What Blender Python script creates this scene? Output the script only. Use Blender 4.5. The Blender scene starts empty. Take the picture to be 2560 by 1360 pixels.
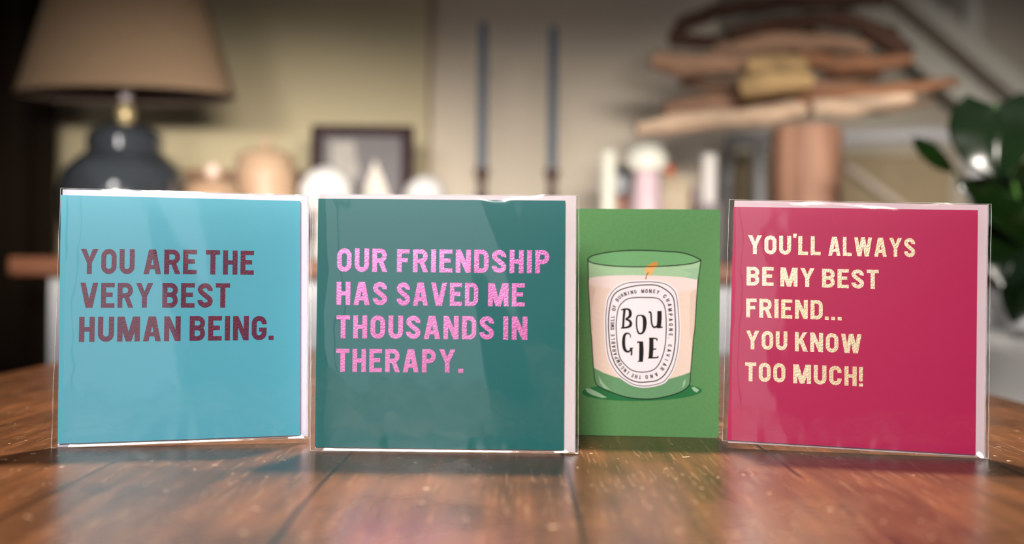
import bpy, math, random
from mathutils import Vector, Matrix, noise
random.seed(4)
S = bpy.context.scene
COL = S.collection
# ------------------------------------------------------------------ camera, world, lights, exposure
TABLE_Z = 0.75
CAM = Vector((0, 0, 0.8636))
def look(pitch, roll):
    p, r = math.radians(pitch), math.radians(roll)
    fwd = Vector((0, math.cos(p), -math.sin(p))); up0 = Vector((0, math.sin(p), math.cos(p))); rt0 = Vector((1, 0, 0))
    rt = rt0*math.cos(r)+up0*math.sin(r); up = up0*math.cos(r)-rt0*math.sin(r)
    m = Matrix((rt, up, -fwd)).transposed().to_4x4(); m.translation = CAM
    return m
cd = bpy.data.cameras.new('camera'); cam = bpy.data.objects.new('camera', cd); COL.objects.link(cam)
cam.matrix_world = look(0.147, 0.598)
cd.lens = 34.71; cd.sensor_width = 36; cd.clip_start = 0.01; cd.clip_end = 60
cd.dof.use_dof = True; cd.dof.focus_distance = 0.632; cd.dof.aperture_fstop = 2.6
S.camera = cam
S.view_settings.view_transform = 'Standard'; S.view_settings.look = 'None'
S.view_settings.gamma = 1; S.view_settings.use_curve_mapping = False; S.view_settings.exposure = 0.0

W = bpy.data.worlds.new('room_ambient'); S.world = W; W.use_nodes = True
W.node_tree.nodes['Background'].inputs[0].default_value = (0.62, 0.70, 0.80, 1)
W.node_tree.nodes['Background'].inputs[1].default_value = 0.10

def area(name, loc, target, sx, sy, power, col, spread=180, shape='RECTANGLE'):
    l = bpy.data.lights.new(name, 'AREA'); l.shape = shape; l.size = sx; l.size_y = sy
    l.energy = power; l.color = col; l.spread = math.radians(spread)
    o = bpy.data.objects.new(name, l); COL.objects.link(o); o.location = loc
    d = Vector(target)-Vector(loc); o.rotation_euler = d.to_track_quat('-Z', 'Y').to_euler()
    return o
# daylight through the patio window behind the camera
area('window_daylight', (-1.00, -2.45, 1.15), (-1.00, 5, 1.15), 1.8, 2.0, 9.5, (0.95, 0.98, 1.0))
# unseen soft fill added behind and above the camera for the card faces
area('card_front_fill', (-0.50, -1.45, 2.05), (0.0, 0.6, 0.80), 0.8, 0.8, 5.2, (1.0, 0.96, 0.92), 46)
# ceiling spot over the far end of the table: throws the cards' shadows towards the camera
area('ceiling_spot_table', (0.12, 1.22, 2.35), (0.02, 0.35, 0.75), 0.14, 0.14, 24.0, (1.0, 0.92, 0.82), 95, 'DISK')
# added fills without fixtures, above the camera, wash the far wall and sideboard
area('wall_fill_strip', (0.35, -0.30, 1.19), (0.35, 2.60, 0.97), 2.0, 0.12, 3.7, (1.0, 0.94, 0.87), 21)
area('wall_fill_left', (0.10, -0.30, 1.15), (-0.80, 2.45, 0.98), 0.7, 0.12, 1.65, (1.0, 0.93, 0.85), 21)  # added fill for the left wall, no fixture
area('wall_fill_right', (1.10, -0.30, 1.40), (1.25, 3.00, 1.00), 0.8, 0.12, 2.8, (1.0, 0.95, 0.89), 28)  # added fill for the bench and staircase, no fixture

# ------------------------------------------------------------------ materials
def lin(c):
    return tuple(((x/255)/12.92 if x/255 <= 0.04045 else ((x/255+0.055)/1.055)**2.4) for x in c)+(1,)
MATS = {}
def mat(name, rgb, rough=0.5, metal=0.0, spec=0.5, var=0.0, scale=20.0, stretch=(1, 1, 1), rgb2=None, bump=0.0, bscale=None, coat=0.0, rvar=0.0, sss=0.0, trans=0.0):
    m = bpy.data.materials.new(name); m.use_nodes = True; nt = m.node_tree; N = nt.nodes; L = nt.links
    b = N['Principled BSDF']; b.inputs['Roughness'].default_value = rough; b.inputs['Metallic'].default_value = metal
    b.inputs['Specular IOR Level'].default_value = spec; b.inputs['Coat Weight'].default_value = coat
    c = lin(rgb)
    tc = N.new('ShaderNodeTexCoord'); mp = N.new('ShaderNodeMapping'); mp.inputs['Scale'].default_value = stretch
    L.new(tc.outputs['Object'], mp.inputs['Vector'])
    n = N.new('ShaderNodeTexNoise'); n.inputs['Scale'].default_value = scale; n.inputs['Detail'].default_value = 5
    L.new(mp.outputs['Vector'], n.inputs['Vector'])
    r = N.new('ShaderNodeValToRGB')
    c2 = lin(rgb2) if rgb2 else tuple(max(0, x*(1-var)) for x in c[:3])+(1,)
    r.color_ramp.elements[0].position = 0.3; r.color_ramp.elements[1].position = 0.7
    r.color_ramp.elements[0].color = c2; r.color_ramp.elements[1].color = c
    L.new(n.outputs['Fac'], r.inputs['Fac']); L.new(r.outputs['Color'], b.inputs['Base Color'])
    if rvar:
        mr = N.new('ShaderNodeMapRange'); mr.inputs['To Min'].default_value = rough-rvar; mr.inputs['To Max'].default_value = rough+rvar
        L.new(n.outputs['Fac'], mr.inputs['Value']); L.new(mr.outputs['Result'], b.inputs['Roughness'])
    if bump:
        n2 = N.new('ShaderNodeTexNoise'); n2.inputs['Scale'].default_value = bscale or scale; n2.inputs['Detail'].default_value = 4
        L.new(mp.outputs['Vector'], n2.inputs['Vector'])
        bp = N.new('ShaderNodeBump'); bp.inputs['Strength'].default_value = bump; bp.inputs['Distance'].default_value = 0.002
        L.new(n2.outputs['Fac'], bp.inputs['Height']); L.new(bp.outputs['Normal'], b.inputs['Normal'])
    MATS[name] = m
    return m

def film_mat():
    m = bpy.data.materials.new('clear_cellophane'); m.use_nodes = True; nt = m.node_tree; N = nt.nodes; L = nt.links
    N.remove(N['Principled BSDF']); out = N['Material Output']
    t = N.new('ShaderNodeBsdfTransparent'); t.inputs[0].default_value = (0.985, 0.985, 0.985, 1)
    g = N.new('ShaderNodeBsdfGlossy'); g.inputs['Roughness'].default_value = 0.05; g.inputs[0].default_value = (1, 1, 1, 1)
    lw = N.new('ShaderNodeLayerWeight'); lw.inputs['Blend'].default_value = 0.5
    p5 = N.new('ShaderNodeMath'); p5.operation = 'POWER'; p5.inputs[1].default_value = 5; L.new(lw.outputs['Facing'], p5.inputs[0])
    k = N.new('ShaderNodeMath'); k.operation = 'MULTIPLY_ADD'; k.inputs[1].default_value = 0.7; k.inputs[2].default_value = 0.061; k.use_clamp = True
    L.new(p5.outputs[0], k.inputs[0])
    tc = N.new('ShaderNodeTexCoord'); n = N.new('ShaderNodeTexNoise'); n.inputs['Scale'].default_value = 55; n.inputs['Detail'].default_value = 2
    L.new(tc.outputs['Object'], n.inputs['Vector'])
    bp = N.new('ShaderNodeBump'); bp.inputs['Strength'].default_value = 0.10; bp.inputs['Distance'].default_value = 0.001
    L.new(n.outputs['Fac'], bp.inputs['Height']); L.new(bp.outputs['Normal'], g.inputs['Normal'])
    mx = N.new('ShaderNodeMixShader'); L.new(k.outputs[0], mx.inputs[0]); L.new(t.outputs[0], mx.inputs[1]); L.new(g.outputs[0], mx.inputs[2])
    L.new(mx.outputs[0], out.inputs['Surface'])
    return m
def seam_mat():
    m = bpy.data.materials.new('cellophane_sealed_edge'); m.use_nodes = True; nt = m.node_tree; N = nt.nodes; L = nt.links
    b = N['Principled BSDF']; b.inputs['Base Color'].default_value = (0.9, 0.88, 0.86, 1); b.inputs['Roughness'].default_value = 0.15
    b.inputs['Specular IOR Level'].default_value = 0.9
    n = N.new('ShaderNodeTexNoise'); n.inputs['Scale'].default_value = 60; tc = N.new('ShaderNodeTexCoord'); L.new(tc.outputs['Object'], n.inputs['Vector'])
    r = N.new('ShaderNodeMapRange'); r.inputs['From Min'].default_value = 0.35; r.inputs['From Max'].default_value = 0.65
    r.inputs['To Min'].default_value = 0.12; r.inputs['To Max'].default_value = 0.6
    L.new(n.outputs['Fac'], r.inputs['Value']); L.new(r.outputs['Result'], b.inputs['Alpha'])
    return m

def foil_mat(name, rgb, rgb2, rough, metal):
    m = mat(name, rgb, rough, metal, 0.5, rgb2=rgb2, scale=30, bump=0.16, bscale=900)
    return m

def wood_table_mat():
    m = bpy.data.materials.new('worn_varnished_planks'); m.use_nodes = True; nt = m.node_tree; N = nt.nodes; L = nt.links
    b = N['Principled BSDF']
    tc = N.new('ShaderNodeTexCoord'); sp = N.new('ShaderNodeSeparateXYZ'); L.new(tc.outputs['Object'], sp.inputs[0])
    def math_(op, a, bb=None, clamp=False):
        n = N.new('ShaderNodeMath'); n.operation = op; n.use_clamp = clamp
        for i, x in enumerate((a, bb)):
            if x is None: continue
            if isinstance(x, (int, float)): n.inputs[i].default_value = x
            else: L.new(x, n.inputs[i])
        return n.outputs[0]
    wob = N.new('ShaderNodeTexNoise'); wob.inputs['Scale'].default_value = 9; L.new(tc.outputs['Object'], wob.inputs['Vector'])
    xw = math_('ADD', sp.outputs['X'], math_('MULTIPLY', math_('SUBTRACT', wob.outputs['Fac'], 0.5), 0.006))
    xs = math_('DIVIDE', math_('ADD', xw, 0.062+1.3), 0.13)
    fr = math_('FRACT', xs); idx = math_('FLOOR', xs)
    edge = math_('ABSOLUTE', math_('SUBTRACT', fr, 0.5))
    gapn = N.new('ShaderNodeTexNoise'); gapn.inputs['Scale'].default_value = 5; L.new(tc.outputs['Object'], gapn.inputs['Vector'])
    gap = math_('MULTIPLY', math_('GREATER_THAN', edge, 0.4925), math_('GREATER_THAN', gapn.outputs['Fac'], 0.44))
    wn = N.new('ShaderNodeTexWhiteNoise'); wn.noise_dimensions = '1D'; L.new(idx, wn.inputs['W'])
    # grain along the planks
    mp = N.new('ShaderNodeMapping'); mp.inputs['Scale'].default_value = (60, 3.5, 60); L.new(tc.outputs['Object'], mp.inputs['Vector'])
    gr = N.new('ShaderNodeTexNoise'); gr.inputs['Scale'].default_value = 1.6; gr.inputs['Detail'].default_value = 8; gr.inputs['Roughness'].default_value = 0.65
    L.new(mp.outputs['Vector'], gr.inputs['Vector'])
    # blotchy wear
    bl = N.new('ShaderNodeTexNoise'); bl.inputs['Scale'].default_value = 14; bl.inputs['Detail'].default_value = 6; L.new(tc.outputs['Object'], bl.inputs['Vector'])
    cr = N.new('ShaderNodeValToRGB'); e = cr.color_ramp.elements
    e[0].position = 0.28; e[0].color = lin((42, 24, 14)); e[1].position = 0.72; e[1].color = lin((122, 74, 43))
    q = cr.color_ramp.elements.new(0.5); q.color = lin((86, 53, 32))
    v = math_('ADD', math_('MULTIPLY', gr.outputs['Fac'], 0.55), math_('MULTIPLY', bl.outputs['Fac'], 0.45))
    v = math_('ADD', v, math_('MULTIPLY', math_('SUBTRACT', wn.outputs['Value'], 0.5), 0.08))
    L.new(v, cr.inputs['Fac'])
    # saw marks running across the planks at a slant
    mp2 = N.new('ShaderNodeMapping'); mp2.inputs['Rotation'].default_value = (0, 0, math.radians(-24)); mp2.inputs['Scale'].default_value = (520, 26, 520)
    L.new(tc.outputs['Object'], mp2.inputs['Vector'])
    sw = N.new('ShaderNodeTexNoise'); sw.inputs['Scale'].default_value = 1.0; sw.inputs['Detail'].default_value = 3; L.new(mp2.outputs['Vector'], sw.inputs['Vector'])
    scr = math_('MULTIPLY', math_('GREATER_THAN', sw.outputs['Fac'], 0.625), 0.38)
    mxs = N.new('ShaderNodeMix'); mxs.data_type = 'RGBA'; mxs.inputs['B'].default_value = lin((150, 112, 82))
    L.new(scr, mxs.inputs['Factor']); L.new(cr.outputs['Color'], mxs.inputs['A'])
    # pale specks of wear
    spk = N.new('ShaderNodeTexNoise'); spk.inputs['Scale'].default_value = 170; spk.inputs['Detail'].default_value = 2; L.new(tc.outputs['Object'], spk.inputs['Vector'])
    mxp = N.new('ShaderNodeMix'); mxp.data_type = 'RGBA'; mxp.inputs['B'].default_value = lin((214, 180, 150))
    L.new(math_('MULTIPLY', math_('GREATER_THAN', spk.outputs['Fac'], 0.735), 0.7), mxp.inputs['Factor']); L.new(mxs.outputs['Result'], mxp.inputs['A'])
    mxg = N.new('ShaderNodeMix'); mxg.data_type = 'RGBA'; mxg.inputs['B'].default_value = lin((20, 11, 7))
    L.new(gap, mxg.inputs['Factor']); L.new(mxp.outputs['Result'], mxg.inputs['A'])
    L.new(mxg.outputs['Result'], b.inputs['Base Color'])
    hgt = math_('ADD', math_('MULTIPLY', sw.outputs['Fac'], 0.5), math_('MULTIPLY', gr.outputs['Fac'], 0.6))
    hgt = math_('SUBTRACT', hgt, math_('MULTIPLY', gap, 2.0))
    bp = N.new('ShaderNodeBump'); bp.inputs['Strength'].default_value = 0.22; bp.inputs['Distance'].default_value = 0.0007
    L.new(hgt, bp.inputs['Height']); L.new(bp.outputs['Normal'], b.inputs['Normal'])
    rr = N.new('ShaderNodeMapRange'); rr.inputs['To Min'].default_value = 0.17; rr.inputs['To Max'].default_value = 0.38
    L.new(bl.outputs['Fac'], rr.inputs['Value']); L.new(rr.outputs['Result'], b.inputs['Roughness'])
    b.inputs['Specular IOR Level'].default_value = 0.28
    return m

FILM = film_mat(); SEAM = seam_mat()
TABLE_M = wood_table_mat()
BLUE = mat('turquoise_gloss_card', (84, 178, 200), 0.42, var=0.02, scale=8)
TEAL = mat('teal_gloss_card', (6, 108, 108), 0.42, var=0.03, scale=8)
PINK = mat('magenta_gloss_card', (190, 14, 84), 0.42, var=0.03, scale=8)
GREEN = mat('green_matt_card', (90, 142, 86), 0.75, spec=0.25, var=0.10, scale=420)
WHITE_CARD = mat('white_card_stock', (236, 232, 230), 0.7, var=0.02)
ENV_B = mat('white_envelope_paper_cool', (232, 230, 246), 0.8, var=0.03, scale=60)
ENV_W = mat('white_envelope_paper', (236, 222, 226), 0.8, var=0.03, scale=60)
ENV_P = mat('white_envelope_paper_warm', (228, 205, 212), 0.8, var=0.03, scale=60)
FOIL1 = foil_mat('magenta_foil', (108, 0, 48), (88, 0, 64), 0.45, 0.0)
FOIL2 = foil_mat('pink_foil', (244, 150, 214), (226, 120, 190), 0.36, 0.75)
FOIL4 = foil_mat('gold_foil', (254, 234, 204), (246, 218, 172), 0.36, 0.55)

# ------------------------------------------------------------------ mesh helpers
class MB:
    def __init__(s): s.v = []; s.f = []; s.mi = []
    def add(s, vs, fs, k=0):
        o = len(s.v); s.v += [tuple(p) for p in vs]; s.f += [tuple(i+o for i in f) for f in fs]; s.mi += [k]*len(fs)
        return s
    def box(s, x0, x1, y0, y1, z0, z1, k=0, bev=0.0):
        b = min(bev, (x1-x0)*0.45, (y1-y0)*0.45, (z1-z0)*0.45)
        if b <= 0:
            vs = [(x, y, z) for z in (z0, z1) for y in (y0, y1) for x in (x0, x1)]
            return s.add(vs, [(0, 2, 3, 1), (4, 5, 7, 6), (0, 1, 5, 4), (2, 6, 7, 3), (0, 4, 6, 2), (1, 3, 7, 5)], k)
        rings = []
        def ring(xa, xb, ya, yb, z, c):
            return [(xa+c, ya, z), (xb-c, ya, z), (xb, ya+c, z), (xb, yb-c, z), (xb-c, yb, z), (xa+c, yb, z), (xa, yb-c, z), (xa, ya+c, z)]
        R = [ring(x0+b, x1-b, y0+b, y1-b, z0, b*0.4), ring(x0, x1, y0, y1, z0+b, b), ring(x0, x1, y0, y1, z1-b, b), ring(x0+b, x1-b, y0+b, y1-b, z1, b*0.4)]
        return s.rings(R, k, True)
    def rings(s, R, k=0, cap=True, closed=True):
        n = len(R[0]); vs = [p for r in R for p in r]; fs = []
        for i in range(len(R)-1):
            for j in range(n if closed else n-1):
                a = i*n+j; b2 = i*n+(j+1) % n; fs.append((a, b2, b2+n, a+n))
        if cap:
            fs.append(tuple(reversed(range(n)))); fs.append(tuple((len(R)-1)*n+j for j in range(n)))
        return s.add(vs, fs, k)
    def lathe(s, prof, cx=0, cy=0, cz=0, seg=40, k=0, cap=True, wob=0.0, lobes=0):
        R = []
        for r, z in prof:
            ring = []
            for j in range(seg):
                a = 2*math.pi*j/seg; rr = r*(1+wob*math.cos(lobes*a)) if lobes else r
                ring.append((cx+rr*math.cos(a), cy+rr*math.sin(a), cz+z))
            R.append(ring)
        return s.rings(R, k, cap)
    def tube(s, pts, rad, seg=14, k=0, flat=1.0, jit=0.0, seed=0):
        P = [Vector(p) for p in pts]; R = []; rad = rad if isinstance(rad, (list, tuple)) else [rad]*len(P)
        for i, p in enumerate(P):
            t = (P[min(i+1, len(P)-1)]-P[max(i-1, 0)]).normalized()
            a = t.cross(Vector((0, 1, 0)) if abs(t.y) < 0.9 else Vector((0, 0, 1))).normalized(); b2 = t.cross(a).normalized()
            ring = []
            for j in range(seg):
                th = 2*math.pi*j/seg; q = rad[i]
                if jit:
                    q *= 1+jit*noise.noise(Vector((math.cos(th)*1.3+seed*7.1, math.sin(th)*1.3, i*0.7+seed*3.3)))
                ring.append(p+a*math.cos(th)*q+b2*math.sin(th)*q*flat)
            R.append(ring)
        return s.rings(R, k, True)
    def prism(s, poly, y0, y1, k=0, kx=1.0, kz=1.0, ox=0, oz=0):
        n = len(poly)
        a = sum(poly[i][0]*poly[(i+1) % n][1]-poly[(i+1) % n][0]*poly[i][1] for i in range(n))
        if a < 0: poly = poly[::-1]
        vs = [(ox+x*kx, y0, oz+z*kz) for x, z in poly]+[(ox+x*kx, y1, oz+z*kz) for x, z in poly]
        fs = [tuple(range(n)), tuple(reversed(range(n, 2*n)))]+[((i+1) % n, i, i+n, (i+1) % n+n) for i in range(n)]
        return s.add(vs, fs, k)
    def build(s, name, mats, parent=None, smooth=False, loc=None):
        me = bpy.data.meshes.new(name); me.from_pydata(s.v, [], s.f)
        mats = mats if isinstance(mats, (list, tuple)) else [mats]
        for m in mats: me.materials.append(m)
        for p, i in zip(me.polygons, s.mi): p.material_index = i; p.use_smooth = smooth
        me.update()
        if smooth: 
            try: me.set_sharp_from_angle(angle=math.radians(40))
            except Exception: pass
        o = bpy.data.objects.new(name, me); COL.objects.link(o)
        if parent: o.parent = parent
        if loc: o.location = loc
        return o
def tag(o, label, cat, group=None):
    o['label'] = label; o['category'] = cat
    if group: o['group'] = group
    return o
def thing(name, label, cat, loc=(0, 0, 0), rot=(0, 0, 0), group=None):
    o = bpy.data.objects.new(name, None); COL.objects.link(o); o.empty_display_size = 0.05
    o.location = loc; o.rotation_euler = rot
    return tag(o, label, cat, group)
def struct(o): o['kind'] = 'structure'; return o

# ------------------------------------------------------------------ the room
wall_paint = mat('wall_paint_olive_beige', (198, 184, 150), 0.9, spec=0.2, var=0.05, scale=3)
wall_paint2 = mat('wall_paint_pale_beige', (218, 204, 184), 0.9, spec=0.2, var=0.05, scale=3)
wall_dark = mat('wall_paint_brown', (60, 50, 40), 0.9, spec=0.2, var=0.1, scale=3)
wall_rear_m = mat('rear_wall_paint', (104, 96, 88), 0.9, spec=0.2, var=0.05, scale=3)
floor_m = mat('floor_oak', (120, 88, 60), 0.45, rgb2=(88, 60, 40), scale=6, stretch=(8, 1, 8))
white_wood = mat('white_painted_wood', (214, 208, 198), 0.5, var=0.05, scale=8)
b = MB(); b.box(-2.4, 2.4, -2.6, 3.5, -0.05, 0); struct(b.build('floor', floor_m))
b = MB(); b.box(-2.4, -0.213, 2.45, 2.6, 0, 2.5); struct(b.build('wall_back_left', wall_paint))
b = MB(); b.box(-0.213, 0.52, 2.53, 2.68, 0, 2.5); struct(b.build('wall_back_centre', wall_paint2))
b = MB(); b.box(0.52, 2.4, 3.35, 3.5, 0, 2.5); struct(b.build('wall_back_right', wall_paint2))
b = MB(); b.box(0.37, 0.52, 2.681, 3.5, 0, 2.5); struct(b.build('wall_back_return', wall_paint2))
b = MB(); b.box(-2.55, -2.4, -2.6, 2.6, 0, 2.5); struct(b.build('wall_left', wall_dark))
b = MB(); b.box(2.4, 2.55, -2.6, 3.5, 0, 2.5); struct(b.build('wall_right', wall_dark))
b = MB()   # wall behind the camera with the opening of the patio window
b.box(-2.4, -1.9, -2.4, -2.25, 0, 2.5); b.box(-0.10, 2.4, -2.4, -2.25, 0, 2.5); b.box(-1.9, -0.10, -2.4, -2.25, 2.15, 2.5); b.box(-1.9, -0.10, -2.4, -2.25, 0, 0.15)
struct(b.build('wall_rear', wall_rear_m))
b = MB()
for x in (-1.9, -1.025, -0.15): b.box(x, x+0.05, -2.36, -2.30, 0.15, 2.15)
for z in (0.15, 2.10): b.box(-1.85, -0.15, -2.36, -2.30, z, z+0.05)
struct(b.build('window_1', white_wood))

# ------------------------------------------------------------------ table
def rounded_slab(x0, x1, y0, y1, z0, z1, r, seg=8, bev=0.004):
    def outline(ins):
        out = []
        for cx, cy, a0 in ((x1-r, y1-r, 0), (x0+r, y1-r, 90), (x0+r, y0+r, 180), (x1-r, y0+r, 270)):
            for i in range(seg+1):
                a = math.radians(a0+90*i/seg); out.append((cx+(r-ins)*math.cos(a), cy+(r-ins)*math.sin(a)))
        return out
    R = [[(x, y, z) for x, y in outline(i)] for i, z in ((bev, z0), (0, z0+bev), (0, z1-bev), (bev, z1))]
    return MB().rings(R)
table = thing('wooden_table', 'worn brown plank table that carries the row of greeting cards', 'table', (-0.036, 0.60, 0))
top = rounded_slab(-0.494, 0.494, -0.62, 0.78, 0.708, TABLE_Z, 0.02).build('tabletop', TABLE_M, table)
leg_m = mat('dark_turned_wood', (92, 58, 36), 0.4, rgb2=(62, 36, 22), scale=10, stretch=(4, 4, 0.6))
apron = MB().box(-0.43, 0.43, -0.56, -0.535, 0.61, 0.708).box(-0.43, 0.43, 0.695, 0.72, 0.61, 0.708).box(-0.43, -0.405, -0.535, 0.695, 0.61, 0.708).box(0.405, 0.43, -0.535, 0.695, 0.61, 0.708)
apron.build('apron', leg_m, table)
for sx in (-0.40, 0.40):
    for sy in (-0.52, 0.68):
        MB().lathe([(0.022, 0), (0.026, 0.05), (0.020, 0.10), (0.030, 0.30), (0.034, 0.45), (0.026, 0.52), (0.034, 0.55), (0.034, 0.708)], sx, sy, 0, 20).build('leg', leg_m, table, True)

# ------------------------------------------------------------------ lettering: condensed bold capitals drawn as strokes
def arc(cx, cy, rx, ry, a0, a1, n=8):
    return [(cx+rx*math.cos(math.radians(a0+(a1-a0)*i/n)), cy+ry*math.sin(math.radians(a0+(a1-a0)*i/n))) for i in range(n+1)]
def cat(pts, n=5):
    out = []
    P = [pts[0]]+list(pts)+[pts[-1]]
    for i in range(1, len(P)-2):
        for j in range(n):
            t = j/n; a, b_, c, d = P[i-1], P[i], P[i+1], P[i+2]
            out.append(tuple(0.5*((2*b_[k])+(-a[k]+c[k])*t+(2*a[k]-5*b_[k]+4*c[k]-d[k])*t*t+(-a[k]+3*b_[k]-3*c[k]+d[k])*t**3) for k in range(2)))
    out.append(tuple(pts[-1])); return out
def strip(pts, w, closed=False):
    """quads along a polyline, w a width or one width per point"""
    n = len(pts); ws = w if isinstance(w, (list, tuple)) else [w]*n; Lf = []; Rt = []
    for i in range(n):
        if closed: p, q = pts[i-1], pts[(i+1) % n]
        else: p, q = pts[max(i-1, 0)], pts[min(i+1, n-1)]
        c = pts[i]
        d1 = (c[0]-p[0], c[1]-p[1]); d2 = (q[0]-c[0], q[1]-c[1]); l1 = math.hypot(*d1); l2 = math.hypot(*d2)
        if l1 < 1e-9: d1, l1 = d2, l2
        if l2 < 1e-9: d2, l2 = d1, l1
        n1 = (-d1[1]/l1, d1[0]/l1); n2 = (-d2[1]/l2, d2[0]/l2); m = (n1[0]+n2[0], n1[1]+n2[1]); ml = math.hypot(*m) or 1
        m = (m[0]/ml, m[1]/ml); k = min(1.6, 1/max(0.3, m[0]*n1[0]+m[1]*n1[1])); h = ws[i]/2*k
        Lf.append((c[0]+m[0]*h, c[1]+m[1]*h)); Rt.append((c[0]-m[0]*h, c[1]-m[1]*h))
    return [[Lf[i], Lf[(i+1) % n], Rt[(i+1) % n], Rt[i]] for i in range(n if closed else n-1)]
def clip_y(poly, y0=0.0, y1=1.0):
    for lim, sg in ((y0, 1), (y1, -1)):
        out = []
        for i in range(len(poly)):
            a, b_ = poly[i-1], poly[i]; ia, ib = (a[1]-lim)*sg >= 0, (b_[1]-lim)*sg >= 0
            if ia != ib:
                t = (lim-a[1])/(b_[1]-a[1]); out.append((a[0]+(b_[0]-a[0])*t, lim))
            if ib: out.append(b_)
        poly = out
        if len(poly) < 3: return None
    return poly
GW = dict(A=.69, B=.62, C=.60, D=.61, E=.55, F=.53, G=.61, H=.59, I=.205, K=.63, L=.50, M=.87, N=.64, O=.62, P=.60, R=.63, S=.60, T=.575, U=.615, V=.72, W=1.0, Y=.71)
GW['.'] = .2; GW['!'] = .2; GW["'"] = .2; GW[','] = .2
def glyph(ch, t):
    """convex polygons of a capital of height 1 with stroke thickness t"""
    w = GW[ch]; l, r, bo, to = t/2, w-t/2, t/2, 1-t/2; tv = t*0.9
    Q = lambda a, b_, c, d: [[a, b_, c, d]]
    rect = lambda x0, x1, y0, y1: [[(x0, y0), (x1, y0), (x1, y1), (x0, y1)]]
    rad = min((r-l)/2, 0.21) if t > .12 else (r-l)/2
    rd = max(rad, 0.02); P = []
    stem = lambda: rect(0, t, 0, 1)
    if ch == 'I': P = rect(0, w, 0, 1) if t > .12 else rect(w/2-t/2, w/2+t/2, 0, 1)
    elif ch in 'HN': P = stem()+rect(w-t, w, 0, 1)
    elif ch in 'EFL': P = stem()
    if ch == 'H': P += rect(t*.9, w-t*.9, .5-tv/2, .5+tv/2)
    if ch == 'N': P += Q((0, 1), (t*1.05, 1), (w, 0), (w-t*1.05, 0))
    if ch == 'E': P += rect(t*.9, w, 0, tv)+rect(t*.9, w, 1-tv, 1)+rect(t*.9, w*.86, .52-tv/2, .52+tv/2)
    if ch == 'F': P += rect(t*.9, w, 1-tv, 1)+rect(t*.9, w*.86, .52-tv/2, .52+tv/2)
    if ch == 'L': P += rect(t*.9, w, 0, tv)
    if ch == 'T': P = rect(0, w, 1-tv, 1)+rect(w/2-t/2, w/2+t/2, 0, 1-tv*.9)
    if ch == 'O': P = strip(arc(r-rd, to-rd, rd, rd, 0, 90)+arc(l+rd, to-rd, rd, rd, 90, 180)+arc(l+rd, bo+rd, rd, rd, 180, 270)+arc(r-rd, bo+rd, rd, rd, 270, 360), t, True)
    if ch == 'U': P = strip([(l, 1), (l, .6)]+arc(l+rd, bo+rd, rd, rd, 180, 270)+arc(r-rd, bo+rd, rd, rd, 270, 360)+[(r, .6), (r, 1)], t)
    if ch == 'C': P = strip([(r, .64)]+arc(r-rd, to-rd, rd, rd, 0, 90)+arc(l+rd, to-rd, rd, rd, 90, 180)+arc(l+rd, bo+rd, rd, rd, 180, 270)+arc(r-rd, bo+rd, rd, rd, 270, 360)+[(r, .36)], t)
    if ch == 'G': P = strip([(r, .66)]+arc(r-rd, to-rd, rd, rd, 0, 90)+arc(l+rd, to-rd, rd, rd, 90, 180)+arc(l+rd, bo+rd, rd, rd, 180, 270)+arc(r-rd, bo+rd, rd, rd, 270, 360)+[(r, .52)], t)+rect(w*.5, w-t*.1, .52-tv*.9, .52)
    if ch == 'D': P = stem()+strip([(t*.9, 1-tv/2)]+arc(r-rd, 1-tv/2-rd, rd, rd, 90, 0)+arc(r-rd, tv/2+rd, rd, rd, 0, -90)+[(t*.9, tv/2)], (t+tv)/2)
    if ch in 'PRB':
        a0, a1 = (tv/2+.40, 1-tv/2) if ch != 'B' else (.52, 1-tv/2)
        rb = (a1-a0)/2; rr = min(rb, .2)
        P = stem()+strip([(t*.9, a1)]+arc(r-rr, a1-rr, rr, rr, 90, 0)+arc(r-rr, a0+rr, rr, rr, 0, -90)+[(t*.9, a0)], (t+tv)/2)
        if ch == 'B':
            a0, a1 = tv/2, .52; rr = min((a1-a0)/2, .2)
            P += strip([(t*.9, a1)]+arc(r-rr, a1-rr, rr, rr, 90, 0)+arc(r-rr, a0+rr, rr, rr, 0, -90)+[(t*.9, a0)], (t+tv)/2)
        if ch == 'R': P += Q((w*.42, .46), (w*.42+t*1.02, .46), (w+.02, 0), (w+.02-t*1.05, 0))
    if ch == 'S':
        P = strip(cat([(r-.01, .685), (r-.01, .76), (r-.09, .965-t/2), (w/2, to), (l+.06, .955-t/2), (l, .76), (l+.03, .65), (w/2, .5), (r-.03, .36), (r, .24), (r-.06, .045+t/2), (w/2, bo), (l+.07, .045+t/2), (l, .24), (l-.01, .31)]), t)
    if ch == 'A':
        P = Q((0, 0), (t*1.04, 0), (w/2+t*.42, 1), (w/2-t*.7, 1))+Q((w-t*1.04, 0), (w, 0), (w/2+t*.7, 1), (w/2-t*.42, 1))+rect(w*.24, w*.76, .2, .2+tv*.95)
    if ch == 'V':
        P = Q((0, 1), (t*1.04, 1), (w/2+t*.42, 0), (w/2-t*.7, 0))+Q((w-t*1.04, 1), (w, 1), (w/2+t*.7, 0), (w/2-t*.42, 0))
    if ch == 'Y':
        P = Q((0, 1), (t*1.1, 1), (w/2+t*.5, .40), (w/2-t*.5, .44))+Q((w-t*1.1, 1), (w, 1), (w/2+t*.5, .44), (w/2-t*.5, .40))+rect(w/2-t/2, w/2+t/2, 0, .46)
    if ch == 'M':
        P = rect(0, t, 0, 1)+rect(w-t, w, 0, 1)+Q((0, 1), (t*1.35, 1), (w/2+t*.52, 0), (w/2-t*.52, 0))+Q((w-t*1.35, 1), (w, 1), (w/2+t*.52, 0), (w/2-t*.52, 0))
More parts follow.
